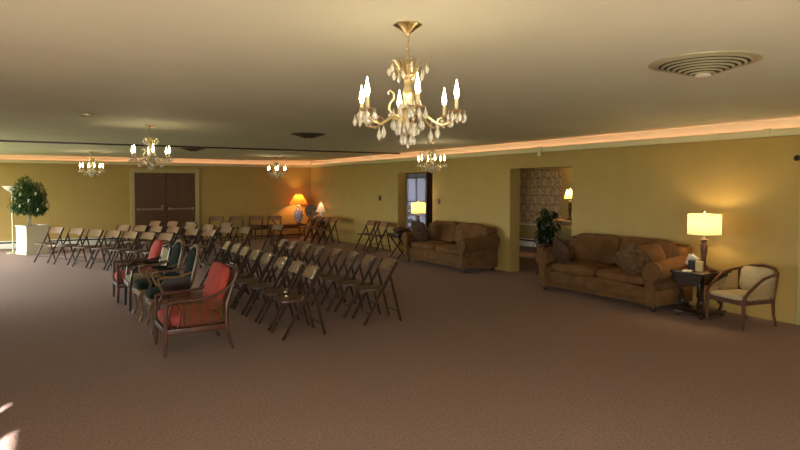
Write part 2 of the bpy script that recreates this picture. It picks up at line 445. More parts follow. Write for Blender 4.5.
# thermostat and switch on the right wall
mb = MB(); mb.box((0, 0, 0), (.02, .07, .11), bev=.004); o = tag(mb.build('wall_switch', M['cane'], smooth=False), 'small tan switch plate on the wall above the loveseat', 'switch'); o.location = (XR - .012, 11.12, 1.3)
mb = MB(); mb.box((0, 0, 0), (.03, .09, .13), bev=.006); o = tag(mb.build('wall_mounted_thermostat', M['walnut']), 'small brown thermostat on the wall between corner lamp and doorway', 'thermostat'); o.location = (XR - .018, 13.85, 1.33)

# ------------------------------------------------------------------ room beyond the nearer opening
mb = MB(); mb.box((11.5, 10.0, 1.3), (.2, 8.2, 2.6)); struct(mb.build('wall_side_room_far', M['wall'], smooth=False))
mb = MB(); mb.box((11.39, 12.55, 1.57), (.02, 3.1, 1.9)); struct(mb.build('trim_22', M['wallpaper'], smooth=False), 'damask wallpaper panel')
mb = MB(); mb.box((11.375, 12.55, .61), (.05, 3.1, .05), bev=.008); struct(mb.build('trim_23', M['trim'], smooth=False))
mb = MB(); mb.box(((XR + 11.6) / 2 + .1, 5.95, 1.3), (11.6 - XR, .15, 2.6)); struct(mb.build('wall_side_room_near', M['wall'], smooth=False))
mb = MB(); mb.box(((XR + 11.6) / 2 + .12, 10.0, 2.6), (11.6 - XR - .1, 8.2, .1)); struct(mb.build('ceiling_side_room', M['ceiling'], smooth=False))
mb = MB(); mb.box((10.4, 14.0, 1.3), (2.0, .08, 2.6)); struct(mb.build('wall_side_room_back', M['wall'], smooth=False))
heater('baseboard_heater', (11.34, 12.5, 0), (.09, 2.9), 'white baseboard heater under the damask wallpaper in the next room')

# hallway beyond the farther opening: white glazed door in the wall ahead
HY0, HY1 = 14.12, 16.6
mb = MB(); mb.box((8.9, 17.6, 1.3), (2.2, .15, 2.6)); struct(mb.build('wall_hall_back', M['wall'], smooth=False))

def table_lamp(label, loc, shade_mat_, r0, r1, z0, z1, base_fn, watt, group=None, col=(1, .66, .3), slots=(), name='table_lamp'):
    t = thing(name, label, 'lamp', loc, 0, group)
    base_fn(t)
    mb = MB(); n = 36
    mb.lathe([(r0, z0), ((r0 + r1) / 2, (z0 + z1) / 2), (r1, z1)], n=n, capb=False, capt=False)
    sh = mb.build('lamp_shade', shade_mat_, t)
    mb = MB()
    for z, r in ((z0, r0), (z1, r1)):
        mb.tube([(r * math.cos(a), r * math.sin(a), z) for a in [2 * PI * k / n for k in range(n + 1)]], .004, 6)
    mb.build('rim', M['trim'], sh)
    mb = MB(); zc = (z0 + z1) / 2
    mb.tube([(0, 0, z0 - .06), (0, 0, z1 + .02)], .005, 6)
    for a in range(3):
        c, s_ = math.cos(a * 2.094), math.sin(a * 2.094)
        mb.tube([(0, 0, z1 - .01), (r1 * c, r1 * s_, z1 - .002)], .0025, 5)
    mb.lathe([(.004, z1 + .02), (.012, z1 + .03), (.009, z1 + .045), (.003, z1 + .055)], n=10)
    mb.build('harp', M['brass'], t)
    mb = MB(); mb.lathe([(.012, z0 + .01), (.028, z0 + .05), (.03, z0 + .08), (.018, z0 + .11), (.004, z0 + .12)], n=12)
    b = mb.build('bulb', M['lamp_bulb'], t); b.location = (.0, .0, 0)
    ld = bpy.data.lights.new('lamp_light', 'POINT'); ld.energy = watt; ld.color = col; ld.shadow_soft_size = .045
    lo = bpy.data.objects.new('lamp_light', ld); COL.objects.link(lo); lo.parent = t; lo.location = (.0, .0, z0 + .19 if z1 - z0 > .26 else z0 + .17)
    return t
def base_turned(h, m):
    def f(t):
        mb = MB(); mb.box((0, 0, .012), (.16, .16, .024), bev=.006); mb.lathe([(.055, .024), (.06, .04), (.03, .055), (.026, .09), (.03, .12)], n=16)
        mb.build('foot', m, t)
        mb = MB(); mb.lathe([(.028, .12), (.033, .18), (.040, h * .6), (.043, h * .75), (.032, h * .86), (.02, h * .9), (.05, h * .93), (.055, h * .96), (.012, h)], n=12)
        mb.build('column', m, t)
    return f
def base_tall(t):
    mb = MB(); mb.lathe([(.12, 0), (.12, .02), (.03, .04)], n=20); mb.build('foot', M['espresso'], t)
    mb = MB(); mb.lathe([(.02, .04), (.022, .4), (.03, .5), (.04, .62), (.043, .78), (.03, .88), (.02, .92), (.045, .95), (.012, .99)], n=12); mb.build('column', M['espresso'], t)
def base_jar(t):
    k = 1.2
    mb = MB(); mb.lathe([(.07, 0), (.075, .02), (.05, .04)], n=18); mb.build('foot', M['walnut'], t)
    mb = MB(); mb.lathe([(.055, .04), (.12, .14), (.16, .27), (.145, .39), (.085, .49), (.05, .54), (.06, .57)], n=24); mb.build('jar', M['porcelain'], t)
    mb = MB(); mb.lathe([(.06, .57), (.03, .60), (.012, .63)], n=12); mb.build('cap', M['brass'], t)

# end table + lamp in the side room
def simple_table(name, label, loc, w, d, h, m, shelf=None, rz=0):
    t = thing(name, label, 'table', loc, rz)
    mb = MB(); mb.box((0, 0, h - .015), (w, d, .03), bev=.006); mb.build('tabletop', m, t)
    mb = MB(); mb.box((0, 0, h - .075), (w - .06, d - .06, .09), bev=.004); mb.build('apron', m, t)
    for sx in (-1, 1):
        for sy in (-1, 1):
            mb = MB(); x, y = sx * (w / 2 - .05), sy * (d / 2 - .05)
            mb.tube([(x, y, 0), (x, y, .06), (x, y, h * .5), (x, y, h - .03)], [.014, .02, .024, .026], 8); mb.build('leg', m, t)
    if shelf:
        mb = MB(); mb.box((0, 0, shelf), (w - .06, d - .06, .02), bev=.004); mb.build('shelf', m, t)
    return t
simple_table('console_table', 'small wooden table with lit top in the next room behind the potted plant', (11.0, 10.55, 0), .6, 1.3, .82, M['kraft'], .3)
table_lamp('small cream bell-shaded lamp in the next room, beside the damask wallpaper', (11.0, 10.32, .82), M['shade'], .15, .08, .52, .74, base_turned(.48, M['espresso']), 26)

# hall glazed door
hd = MB(); X0 = 9.3
hd.box((X0 + .12, 15.3, 2.31), (.2, 6.0, .62)); hd.box((X0 + .12, 12.6 + .62, 1.0), (.2, 1.62, 2.0)); hd.box((X0 + .12, 16.65, 1.0), (.2, 3.0, 2.0))
struct(hd.build('wall_hall_right', M['wall'], smooth=False))
mb = MB(); mb.box((X0 - .02, 13.86, 1.05), (.06, .2, 2.1), bev=.006); struct(mb.build('trim_24', M['walnut'], smooth=False), 'brown casing beside the glazed hall door')
dm = MB()
y0, y1 = 13.97, 15.12
for y in (y0 + .05, y1 - .05, (y0 + y1) / 2): dm.box((X0, y, 1.0), (.05, .1 if y != (y0 + y1) / 2 else .06, 2.0), bev=.004)
dm.box((X0, (y0 + y1) / 2, 1.93), (.05, y1 - y0, .14), bev=.004); dm.box((X0, (y0 + y1) / 2, .2), (.05, y1 - y0, .4), bev=.004)
for z in (.8, 1.2): dm.box((X0, (y0 + y1) / 2, z), (.03, y1 - y0, .025))
d2 = struct(dm.build('door_2', M['door_white'], smooth=False), 'white glazed door in the hall')
mb = MB(); mb.box((X0 + .02, (y0 + y1) / 2, 1.1), (.008, y1 - y0 - .1, 1.7))
pane = mb.build('pane', None or shade_mat('frosted_glass', (.30, .305, .36), .8), d2, smooth=False)
ld = bpy.data.lights.new('hall_window_portal', 'AREA'); ld.shape = 'RECTANGLE'; ld.size = 2; ld.size_y = 1.1; ld.cycles.is_portal = True
lo = bpy.data.objects.new('hall_window_portal', ld); COL.objects.link(lo); lo.location = (X0 + .26, (y0 + y1) / 2, 1.1); lo.rotation_euler = (0, PI / 2, 0)
mb = MB(); mb.box(((XR + X0) / 2 + .15, 14.9, 2.6), (X0 - XR + .3, 5.5, .1)); struct(mb.build('ceiling_hall', M['ceiling'], smooth=False))
mb = MB(); mb.box(((XR + X0) / 2 + .15, 14.9, H + .25), (X0 - XR + .3, 5.5, .02)); bpy.data.objects.remove(mb.build('tmp', M['wall']))
t = thing('hall_fill_light', 'unseen flat round fill light added inside the hall behind the loveseat', 'fill light', (8.6, 13.0, 2.55))
mb = MB(); mb.lathe([(.15, 0), (.15, -.03), (.13, -.05), (.001, -.055)], n=24, capt=False); mb.build('diffuser', emit('hall_fill_glow', (.85, .88, 1.), 14.), t)  # made-up light out of view, added to brighten the white hall door
# white wire rack in the hall, left of the lamp
t = thing('wire_rack', 'white metal rack with tilted shelves in the hall behind the loveseat lamp', 'rack', (8.55, 13.75, 0), .3)
for x in (-.22, .22):
    for y in (-.12, .12):
        mb = MB(); mb.tube([(x, y, 0), (x, y, 1.15)], .009, 6); mb.build('post', M['door_white'], t)
for z in (.3, .5, .7, .9, 1.08):
    mb = MB(); mb.box((0, 0, z), (.44, .24, .012), rot=(.35, 0, 0)); mb.build('shelf', M['door_white'], t, smooth=False)

# ------------------------------------------------------------------ ceiling diffusers
def diffuser(loc, r, label, group='round ceiling air diffusers', vm='vent'):
    t = thing('ceiling_vent', label, 'air vent', loc, 0, group)
    mb = MB(); mb.lathe([(r * 1.0, 0), (r, -.006), (r * .9, -.014), (r * .86, -.006), (r * .86, 0)], n=40, capb=False, capt=False); mb.build('frame', M[vm], t)
    q = r / .33
    mb = MB(); mb.lathe([(r * .86, -.003), (.03 * q, -.082 * q)], n=40, capb=False, capt=True); mb.build('backing', M['dark'], t)
    mb = MB()
    for k in range(7):
        f = .06 + k * .135; a = r * .86 * (1 - f) + .03 * q * f; z = -.003 - .079 * q * f
        mb.lathe([(a + .016 * q, z + .001), (a + .019 * q, z - .004 * q), (a + .012 * q, z - .010 * q), (a + .002 * q, z - .009 * q)], n=40, capb=False, capt=False)
    mb.build('slat', M[vm], t)
    mb = MB(); mb.lathe([(.045 * q, -.078 * q), (.05 * q, -.086 * q), (.035 * q, -.094 * q), (.001, -.096 * q)], n=20, capb=False); mb.build('cap', M['white_trim'], t)
diffuser((3.72, 2.36, H), .33, 'large round stepped ceiling vent, the nearest one, over the open carpet')
diffuser((3.6, 8.75, H), .27, 'medium round ceiling vent over the folding chairs, before the partition track', vm='vent_shaded')
diffuser((2.85, 13.4, H), .25, 'small round ceiling vent beyond the dark partition track', vm='vent_shaded')
mb = MB(); mb.lathe([(.08, 0), (.08, -.02), (.06, -.035), (.0001, -.036)], n=20, capt=False); o = tag(mb.build('smoke_detector', M['vent']), 'small disc detector on the ceiling near the second chandelier', 'detector'); o.location = (.47, 7.6, H)

# ------------------------------------------------------------------ chandeliers
DROP = None
class Drops:
    """crystal drops: separate small parts on the nearest chandelier, one mesh on the distant ones"""
    def __init__(s, single): s.single = single; s.mb = None if single else MB(); s.items = []
    def add(s, c, k):
        if s.single: s.items.append((c, k))
        else: crystal_drop(s.mb, c, k)
    def build(s, name, parent):
        global DROP
        if not s.single: o = s.mb.build(name, M['crystal'], parent); o['kind'] = 'stuff'; return
        if DROP is None:
            mb = MB(); crystal_drop(mb, (0, 0, 0), 1.); o = mb.build('crystal_drop', M['crystal']); DROP = o.data; bpy.data.objects.remove(o)
        for c, k in s.items:
            o = bpy.data.objects.new('crystal_drop', DROP); COL.objects.link(o); o.parent = parent; o.location = c; o.scale = (k, k, k)
def crystal_drop(mb, c, s=1.):
    x, y, z = c
    mb.lathe([(.0015, 0), (.0035 * s, -.004 * s), (.0015, -.009 * s)], (x, y, z), 6)
    mb.lathe([(.002, -.010 * s), (.012 * s, -.034 * s), (.010 * s, -.045 * s), (.001, -.058 * s)], (x, y, z), 7)
def chandelier(label, loc, na=6, rot=0., drop=1.0, R=.245, single=False):
    t = thing('chandelier', label, 'chandelier', loc, rot, 'brass crystal chandeliers')
    mb = MB(); mb.lathe([(.067, 0), (.07, -.006), (.055, -.014), (.04, -.022), (.028, -.036), (.012, -.046), (.006, -.06)], n=28, wob=lambda a: 1 + .05 * math.cos(a * 8)); mb.build('canopy', M['brass'], t)
    zc = -.205 * drop      # top of coronet
    mb = MB(); z = -.055; k = 0
    while z > zc + .005:
        a = PI / 2 * (k % 2); n = 10; L = .022
        mb.tube([(math.cos(a) * .009 * math.cos(q), math.sin(a) * .009 * math.cos(q), z - L / 2 * 1.2 + L * .72 * math.sin(q)) for q in [2 * PI * j / n for j in range(n + 1)]], .0022, 5)
        z -= .024; k += 1
    mb.build('chain', M['brass'], t)
    b0 = zc
    mb = MB()
    mb.lathe([(.02, b0 - .075), (.032, b0 - .06), (.036, b0 - .05), (.02, b0 - .035), (.006, b0 - .01), (.004, b0)], n=16)
    for j in range(6):
        a = 2 * PI * j / 6
        pts = [(r * math.cos(a), r * math.sin(a), b0 + z) for r, z in ((.02, -.06), (.045, -.035), (.058, -.005), (.082, .018), (.105, .012))]
        mb.tube(pts, [.008, .013, .012, .008, .002], 6, flat=.45)
        a += PI / 6
        mb.tube([(r * math.cos(a), r * math.sin(a), b0 + z) for r, z in ((.02, -.05), (.03, -.02), (.034, .01), (.045, .035))], [.006, .010, .008, .002], 6, flat=.45)
    mb.build('coronet', M['brass'], t)
    mb = MB()
    mb.lathe([(.004, b0 - .37), (.012, b0 - .362), (.02, b0 - .35), (.035, b0 - .335), (.05, b0 - .31), (.03, b0 - .285), (.045, b0 - .265), (.05, b0 - .245), (.026, b0 - .22),
              (.018, b0 - .19), (.026, b0 - .16), (.03, b0 - .13), (.018, b0 - .1), (.022, b0 - .07)], n=18, wob=lambda a: 1 + .06 * math.cos(a * 6))
    mb.build('column', M['brass'], t)
    zb = b0 - .29
    for j in range(na):
        a = 2 * PI * j / na
        c, s_ = math.cos(a), math.sin(a)
        P = lambda r, z: (r * c, r * s_, zb + z)
        mb = MB()
        mb.tube([P(.035, .01), P(.07, .035), P(.105, .03), P(.14, .005), P(.175, -.012), P(.21, -.005), P(R - .01, .02), P(R, .045)], [.008, .008, .007, .0065, .006, .006, .006, .006], 7)
        mb.tube([P(.15, .0), P(.165, .022), P(.185, .025), P(.192, .01)], [.005, .004, .0035, .002], 5)
        arm = mb.build('arm', M['brass'], t)
        mb = MB(); mb.lathe([(.006, zb + .04), (.038, zb + .05), (.044, zb + .058), (.036, zb + .056), (.01, zb + .056)], (R * c, R * s_, 0), 14); mb.build('drip_pan', M['brass'], arm)
        mb = MB(); mb.tube([P(R, .056), P(R, .115)], [.0105, .0095], 10); mb.build('candle_sleeve', M['candle'], arm)
        mb = MB(); mb.lathe([(.006, .115), (.010, .126), (.0125, .14), (.0105, .158), (.006, .178), (.0025, .197), (.0008, .208)], (R * c, R * s_, zb), 10); mb.build('bulb', M['bulb'], arm)
        dr = Drops(single)
        for q in range(7):
            aa = 2 * PI * q / 7 + a
            dr.add((R * c + .04 * math.cos(aa), R * s_ + .04 * math.sin(aa), zb + .052), .95)
        dr.add((.155 * c, .155 * s_, zb - .01), 1.2)
        dr.build('crystal_drops', arm)
    # scrolls between the arms
    for j in range(na):
        if j % 2: continue
        a = 2 * PI * (j + .5) / na; c, s_ = math.cos(a), math.sin(a)
        mb = MB()
        mb.tube([(r * c, r * s_, zb + z) for r, z in ((.03, .03), (.07, .04), (.095, .07), (.09, .1), (.07, .125), (.072, .15), (.09, .165), (.1, .155), (.096, .145))], [.006, .007, .007, .006, .006, .005, .005, .004, .003], 6)
        mb.build('scroll', M['brass'], t)
    dr = Drops(single)
    for j in range(12):
        a = 2 * PI * j / 12
        dr.add((.09 * math.cos(a + .5), .09 * math.sin(a + .5), zb + .07), .8)
        dr.add((.04 * math.cos(a + .2), .04 * math.sin(a + .2), zb + .115), .75)
        dr.add((.055 * math.cos(a), .055 * math.sin(a), zb - .0), 1.0)
        dr.add((.075 * math.cos(a + .3), .075 * math.sin(a + .3), zb + .03), 1.1)
    for j in range(6):
        a = 2 * PI * j / 6 + .4
        dr.add((.03 * math.cos(a), .03 * math.sin(a), zb - .045), 1.05)
    dr.add((0, 0, zb - .078), .8)
    dr.build('crystal_cluster', t)
    dr = Drops(single)
    for j in range(12):
        a = 2 * PI * j / 12
        dr.add(((.10 - .03 * (j % 2)) * math.cos(a), (.10 - .03 * (j % 2)) * math.sin(a), b0 + .006 - .03 * (j % 2)), .9)
    dr.build('crystal_fringe', t)
    return t
chandelier('largest and nearest crystal chandelier hanging over the open carpet', (1.59, 2.57, H), 6, .15, 1.0, .252, True)
chandelier('crystal chandelier in front of the brown double door', (1.27, 8.5, H), 6, .5, .95)
chandelier('crystal chandelier hanging in front of the doorway behind the loveseat', (6.17, 9.15, H), 6, .2, .8)
chandelier('distant crystal chandelier over the white planter side of the room', (1.05, 15.7, H), 6, .7, .95)
chandelier('distant crystal chandelier nearest the orange-shaded corner lamp', (5.5, 15.6, H), 6, .3, .95)

# ------------------------------------------------------------------ folding chairs
def make_folding():
    t = bpy.data.objects.new('folding_chair', None); COL.objects.link(t)
    W = .21
    def ly(z): return -.22 + .46 * (1 - z / .79)      # line of the long leg
    for sx in (-1, 1):
        mb = MB(); x = sx * W
        mb.bar((x, ly(0) , 0.0), (x, ly(.79), .79), .022, .036, .005, side=(1, 0, 0)); mb.build('front_leg', M['wood_dark'], t)
        mb = MB(); x = sx * (W - .026)
        mb.bar((x, -.29, 0.0), (x, ly(.63), .63), .02, .032, .005, side=(1, 0, 0)); mb.build('rear_leg', M['wood_dark'], t)
    # curved back slat
    mb = MB(); n = 10; zs = (.655, .79)
    vf = []; 
    for i in range(n + 1):
        u = -1 + 2 * i / n; x = u * (W - .008); bow = -.035 * (1 - u * u)
        top = .79 + .012 * (1 - u * u); col_ = []
        for z, off in ((.66, -.007), (top, -.007), (top, .007), (.66, .007)):
            col_.append(mb.bm.verts.new((x, ly(min(z, .79)) + bow + off, z)))
        vf.append(col_)
    for a, b in zip(vf, vf[1:]):
        for k in range(4): mb.bm.faces.new((a[k], a[(k + 1) % 4], b[(k + 1) % 4], b[k]))
    mb.bm.faces.new(vf[0]); mb.bm.faces.new(vf[-1][::-1])
    mb.build('backrest', M['wood'], t)
    mb = MB()
    poly = [(-.17, -.14), (.17, -.14), (.185, .05), (.187, .2), (.17, .235), (.1, .25), (-.1, .25), (-.17, .235), (-.187, .2), (-.185, .05)]
    mb.prism(poly, 'z', .425, .445, .004)
    mb.build('seat', M['seatw'], t)
    mb = MB(); mb.bar((-W, ly(.14), .14), (W, ly(.14), .14), .016, .028, .003, side=(0, 0, 1)); mb.build('stretcher', M['wood_dark'], t)
    mb = MB(); mb.bar((-W + .02, -.26, .13), (W - .02, -.26, .13), .016, .028, .003, side=(0, 0, 1)); mb.build('stretcher', M['wood_dark'], t)
    mb = MB(); mb.bar((-W + .01, ly(.43) - .005, .41), (W - .01, ly(.43) - .005, .41), .02, .02, .002, side=(0, 0, 1)); mb.build('seat_rail', M['wood_dark'], t)
    return t
proto = make_folding(); used = [False]
ORD = ['first', 'second', 'third', 'fourth', 'fifth', 'sixth', 'seventh', 'eighth', 'ninth', 'tenth']
def fold(x, y, rz, label, group):
    if not used[0]: o = proto; used[0] = True
    else: o = copy_tree(proto)
    o.location = (x, y, 0); o.rotation_euler = (0, 0, rz); o.scale = (.93, .93, .93)
    tag(o, label, 'folding chair', group)
YAW = math.radians(31); SY, CY = math.sin(YAW), math.cos(YAW)
def camdir(phi):     # facing direction given as an angle left of 'straight at the viewer'
    r, d = -math.sin(math.radians(phi)), -math.cos(math.radians(phi))
    return heading(r * CY + d * SY, -r * SY + d * CY)
def at_post(px, top, zt=.735):
    """where a chair stands, from the height its back reaches in a measured line of sight"""
    d = (1.65 - zt) * 600 / (top - 186.); t = (px - 400) / 600.
    return d * (SY + CY * t), d * (CY - SY * t)
def post_chair(px, top, rz, label, group, jx=0):
    x, y = at_post(px, top)
    # measured post is the chair's (viewer's right) back post: local (-.21,-.22)
    c, s_ = math.cos(rz), math.sin(rz); lx, ly_ = -.195, -.205
    fold(x - (c * lx - s_ * ly_) + jx, y - (s_ * lx + c * ly_), rz, label, group)
W_ = heading(-1, 0)
GA, GB = 'folding chairs of the near block, row behind the armchairs', 'folding chairs of the near block, rearmost row'
for i in range(8):
    fold(2.43 + random.uniform(-.02, .02), 6.27 + .50 * i, heading(-1, .0) + random.uniform(-.04, .04),
         ('wooden folding chair standing nearest the viewer, directly behind the red-cushioned armchair' if i == 0 else
          'wooden folding chair, %s from the near end of the row behind the armchairs' % ORD[i]), GA)
for i in range(8):
    fold(3.50 - .025 * i + random.uniform(-.02, .02), 6.43 + .47 * i, heading(-.985, .13) + random.uniform(-.05, .05),
         ('wooden folding chair at the near end of the rear row, closest to the open carpet' if i == 0 else
          'wooden folding chair, %s from the near end of the rear row by the open carpet' % ORD[i]), GB)
def PH(px): return 20 + (px - 60) / 190 * 14 if px < 300 else 36
L1 = [(63.3, 227.7, 0), (83.5, 228.9, 0), (102.5, 230.2, 0), (120.5, 231.3, 0), (138, 232.4, 0), (155.5, 233.4, 0), (173.5, 234.3, 0)]
for i, (px, tp, ph) in enumerate(L1):
    post_chair(px, tp, camdir(PH(px)), ('folding chair at the planter end of the curved front row, standing clear of the others' if i == 0 else
               'folding chair, %s from the planter end of the curved front row' % ORD[i]), 'folding chairs of the curved front row')
L1b = [(199, 229.6, 0), (216, 230.4, 0), (233, 227.4, 0), (251, 228.1, 0), (284, 225.2, 0)]
for i, (px, tp, ph) in enumerate(L1b):
    post_chair(px, tp, camdir(PH(px)), ('folding chair at the lamp-side end of the middle block front row' if i == 4 else
               'folding chair, %s from the door side in the front row of the middle block' % ORD[i]), 'folding chairs of the middle block front row')
L2 = [(130, 225.6, 0), (147, 226.2, 0), (163, 226.9, 0), (180, 227.5, 0)]
for i, (px, tp, ph) in enumerate(L2):
    post_chair(px, tp, camdir(PH(px)), 'folding chair, %s from the planter side in the second curved row' % ORD[i], 'folding chairs of the second curved row')
L2b = [(197, 224.6, 0), (214.5, 225.4, 0), (232, 223.4, 0)]
for i, (px, tp, ph) in enumerate(L2b):
    post_chair(px, tp, camdir(PH(px)), 'folding chair, %s from the door side in the second row of the middle block' % ORD[i], 'folding chairs of the middle block second row')
L3 = [(161, 221.6, 0), (178.5, 222.1, 0), (196, 222.6, 0)]
for i, (px, tp, ph) in enumerate(L3):
    post_chair(px, tp, camdir(PH(px)), 'folding chair, %s from the planter side, third row facing away from double door' % ORD[i], 'folding chairs of the third row')
LR = [(223, 216.7, 4), (243, 216.4, 2), (262.5, 216.1, 0), (281, 215.9, 0)]
for i, (px, tp, ph) in enumerate(LR):
    post_chair(px, tp, camdir(ph - 8), 'folding chair against the back wall, %s along from the double door' % ORD[i], 'folding chairs against the back wall')
LS = [(7.0, 17.12), (7.0, 16.6), (7.0, 16.08), (7.0, 15.6)]
for i, (x, y) in enumerate(LS):
    fold(x, y, W_ + .05, 'folding chair by the long wall, %s from the corner lamp' % ORD[i], 'folding chairs along the wall by the corner lamp')
for i, (x, y) in enumerate([(7.3, 13.86), (7.3, 13.22)]):
    fold(x, y, W_ + .08, ('folding chair against the wall, the one next to the doorway behind the loveseat' if i else 'folding chair against the wall, second from the doorway behind the loveseat'), 'pair of folding chairs beside the far doorway')
fold(5.75, 16.1, heading(.95, -.3), 'folding chair turned towards the corner lamp table', 'folding chair at the lamp table')

# ------------------------------------------------------------------ armchair row
def cane_panel(mb, P, nu, nv, r=.0048):
    """lattice of thin strips over the bilinear patch P[0..3] (corners in order)"""
    a, b, c, d = [Vector(p) for p in P]
    L = lambda u, v: (a * (1 - u) + b * u) * (1 - v) + (d * (1 - u) + c * u) * v
    for i in range(1, nu): mb.tube([L(i / nu, 0), L(i / nu, .5), L(i / nu, 1)], r, 4, cap=False)
    for j in range(1, nv): mb.tube([L(0, j / nv), L(.5, j / nv), L(1, j / nv)], r, 4, cap=False)

def cane_armchair(label, loc, rz, with_tag=False):
    t = thing('cane_armchair', label, 'armchair', loc, rz, 'coral cushioned cane armchairs')
    W, = (.30,)
    # arm curve in (y,z): from back top scooping down to the front
    arm = [(-.42, .82), (-.37, .72), (-.29, .64), (-.16, .585), (-.02, .565), (.15, .56), (.28, .555), (.33, .54)]
    for sx in (-1, 1):
        x = sx * W
        mb = MB(); mb.tube([(x, y, z) for y, z in arm], [.016, .018, .018, .018, .018, .019, .02, .016], 8); mb.build('arm', M['walnut'], t)
        mb = MB(); mb.tube([(x, .325, .0), (x, .32, .03), (x, .315, .22), (x, .31, .55)], [.013, .018, .022, .021], 8); mb.build('front_leg', M['walnut'], t)
        mb = MB(); mb.tube([(x, -.37, .0), (x, -.345, .06), (x, -.30, .24), (x, -.305, .5), (x, -.42, .83)], [.013, .017, .022, .021, .017], 8); mb.build('rear_leg', M['walnut'], t)
        mb = MB(); cane_panel(mb, [(x, -.28, .29), (x, .14, .29), (x, .14, .545), (x, -.27, .56)], 17, 10); mb.build('side_cane', M['cane'], t)
        # oval lyre splat near the front post
        mb = MB(); mb.tube([(x, .225 + .055 * math.cos(q), .41 + .13 * math.sin(q)) for q in [2 * PI * k / 20 for k in range(21)]], .010, 6)
        mb.tube([(x, .14, .27), (x, .14, .55)], .01, 6); mb.build('splat', M['walnut'], t)
    mb = MB()
    for sx in (-1, 1): mb.box((sx * W, 0, .255), (.035, .62, .06), bev=.006)
    mb.box((0, .315, .255), (W * 2, .035, .06), bev=.006); mb.box((0, -.30, .255), (W * 2, .035, .06), bev=.006)
    mb.box((0, 0, .275), (W * 2, .6, .015)); mb.build('seat_frame', M['walnut'], t)
    mb = MB(); mb.tube([(-W, -.42, .82), (-W * .5, -.445, .845), (0, -.45, .85), (W * .5, -.445, .845), (W, -.42, .82)], .018, 8); mb.build('top_rail', M['walnut'], t)
    mb = MB(); cane_panel(mb, [(-W, -.30, .29), (W, -.30, .29), (W, -.425, .82), (-W, -.425, .82)], 20, 16); mb.build('back_cane', M['cane'], t)
    mb = MB(); mb.cushion((0, .025, .355), (.56, .60, .17), puff=.3); mb.build('seat_cushion', M['red'], t)
    mb = MB(); mb.cushion((0, -.265, .655), (.53, .15, .50), rot=(.30, 0, 0), puff=.35); bc = mb.build('back_cushion', M['red'], t)
    if with_tag:
        mb = MB(); mb.box((-.20, -.385, .915), (.055, .035, .006), rot=(.5, 0, .1)); g = mb.build('care_tag', M['plaster'], bc, smooth=False); g['label'] = 'small white care tag'
    return t
cane_armchair('coral-cushioned cane armchair nearest the viewer, at the front end of the armchair row', (1.31, 6.33, 0), W_, True)
cane_armchair('coral-cushioned cane armchair at the far end of the armchair row', (1.22, 9.52, 0), W_)

def louis_chair(label, loc, rz, panel=False):
    t = thing('carved_armchair', label, 'armchair', loc, rz, 'green velvet armchairs')
    W = .245
    mb = MB(); poly = [(-W, -.2), (W, -.2), (W + .025, .2), (W - .02, .25), (0, .27), (-W + .02, .25), (-W - .025, .2)]
    mb.prism(poly, 'z', .335, .40, .006); mb.build('seat_frame', M['lightwood'], t)
    mb = MB(); mb.cushion((0, .02, .435), (.50, .46, .12), puff=.3); mb.build('seat_cushion', M['green'], t)
    for sx in (-1, 1):
        x = sx * W
        mb = MB(); mb.tube([(x * 1.12, .235, .0), (x * 1.10, .225, .02), (x * 1.0, .2, .1), (x * 1.02, .215, .22), (x * 1.09, .235, .31), (x * 1.06, .215, .38)], [.02, .017, .015, .02, .028, .026], 8); mb.build('front_leg', M['lightwood'], t)
        mb = MB(); mb.tube([(x, -.30, .0), (x * .98, -.25, .15), (x * .96, -.205, .36), (x * .95, -.20, .45)], [.015, .018, .022, .02], 8); mb.build('rear_leg', M['lightwood'], t)
        mb = MB(); mb.tube([(x * 1.03, .12, .39), (x * 1.16, .10, .48), (x * 1.22, .14, .58), (x * 1.2, .15, .645), (x * 1.18, .06, .67), (x * 1.12, -.10, .665), (x * .98, -.235, .70)], [.02, .017, .018, .021, .019, .017, .015], 8)
        a = mb.build('arm', M['lightwood'], t)
        mb = MB(); mb.cushion((x * 1.16, 0.0, .69), (.05, .19, .035), puff=.2, n=5); mb.build('arm_pad', M['green'], a)
    if panel:
        mb = MB(); x = -W * 1.09
        mb.prism([(.10, .40), (.12, .46), (.13, .56), (.08, .645), (-.10, .64), (-.22, .67), (-.20, .40)], 'x', x - .012, x + .012, .004)
        g = mb.build('side_panel', M['espresso'], t); g['label'] = 'dark brown padded side panel'
    # back frame: open oval-shouldered frame, leaning
    pts = []
    for k in range(33):
        q = 2 * PI * k / 32; cx, cz = math.cos(q), math.sin(q)
        sx_ = abs(cx) ** .55 * (1 if cx > 0 else -1); sz = abs(cz) ** .55 * (1 if cz > 0 else -1)
        z = .725 + .245 * sz + (.03 * (1 - abs(cx)) if cz > 0 else 0)
        pts.append((W * (.93 + .06 * sz) * sx_, -.21 - (z - .45) * .23, z))
    mb = MB(); mb.tube(pts, .02, 8)
    mb.tube([(-.05, -.333, .985), (0, -.35, 1.01), (.05, -.333, .985)], [.01, .02, .01], 8); mb.build('back_frame', M['lightwood'], t)
    mb = MB(); mb.cushion((0, -.27, .725), (.43, .09, .46), rot=(.225, 0, 0), puff=.3); mb.build('back_cushion', M['green'], t)
    return t
louis_chair('carved pale-wood armchair with dark green upholstery, right behind the nearest coral armchair', (1.27, 7.36, 0), W_ - .04, True)
louis_chair('carved pale-wood armchair with dark green upholstery, second of the green pair', (1.24, 8.12, 0), W_ + .03)

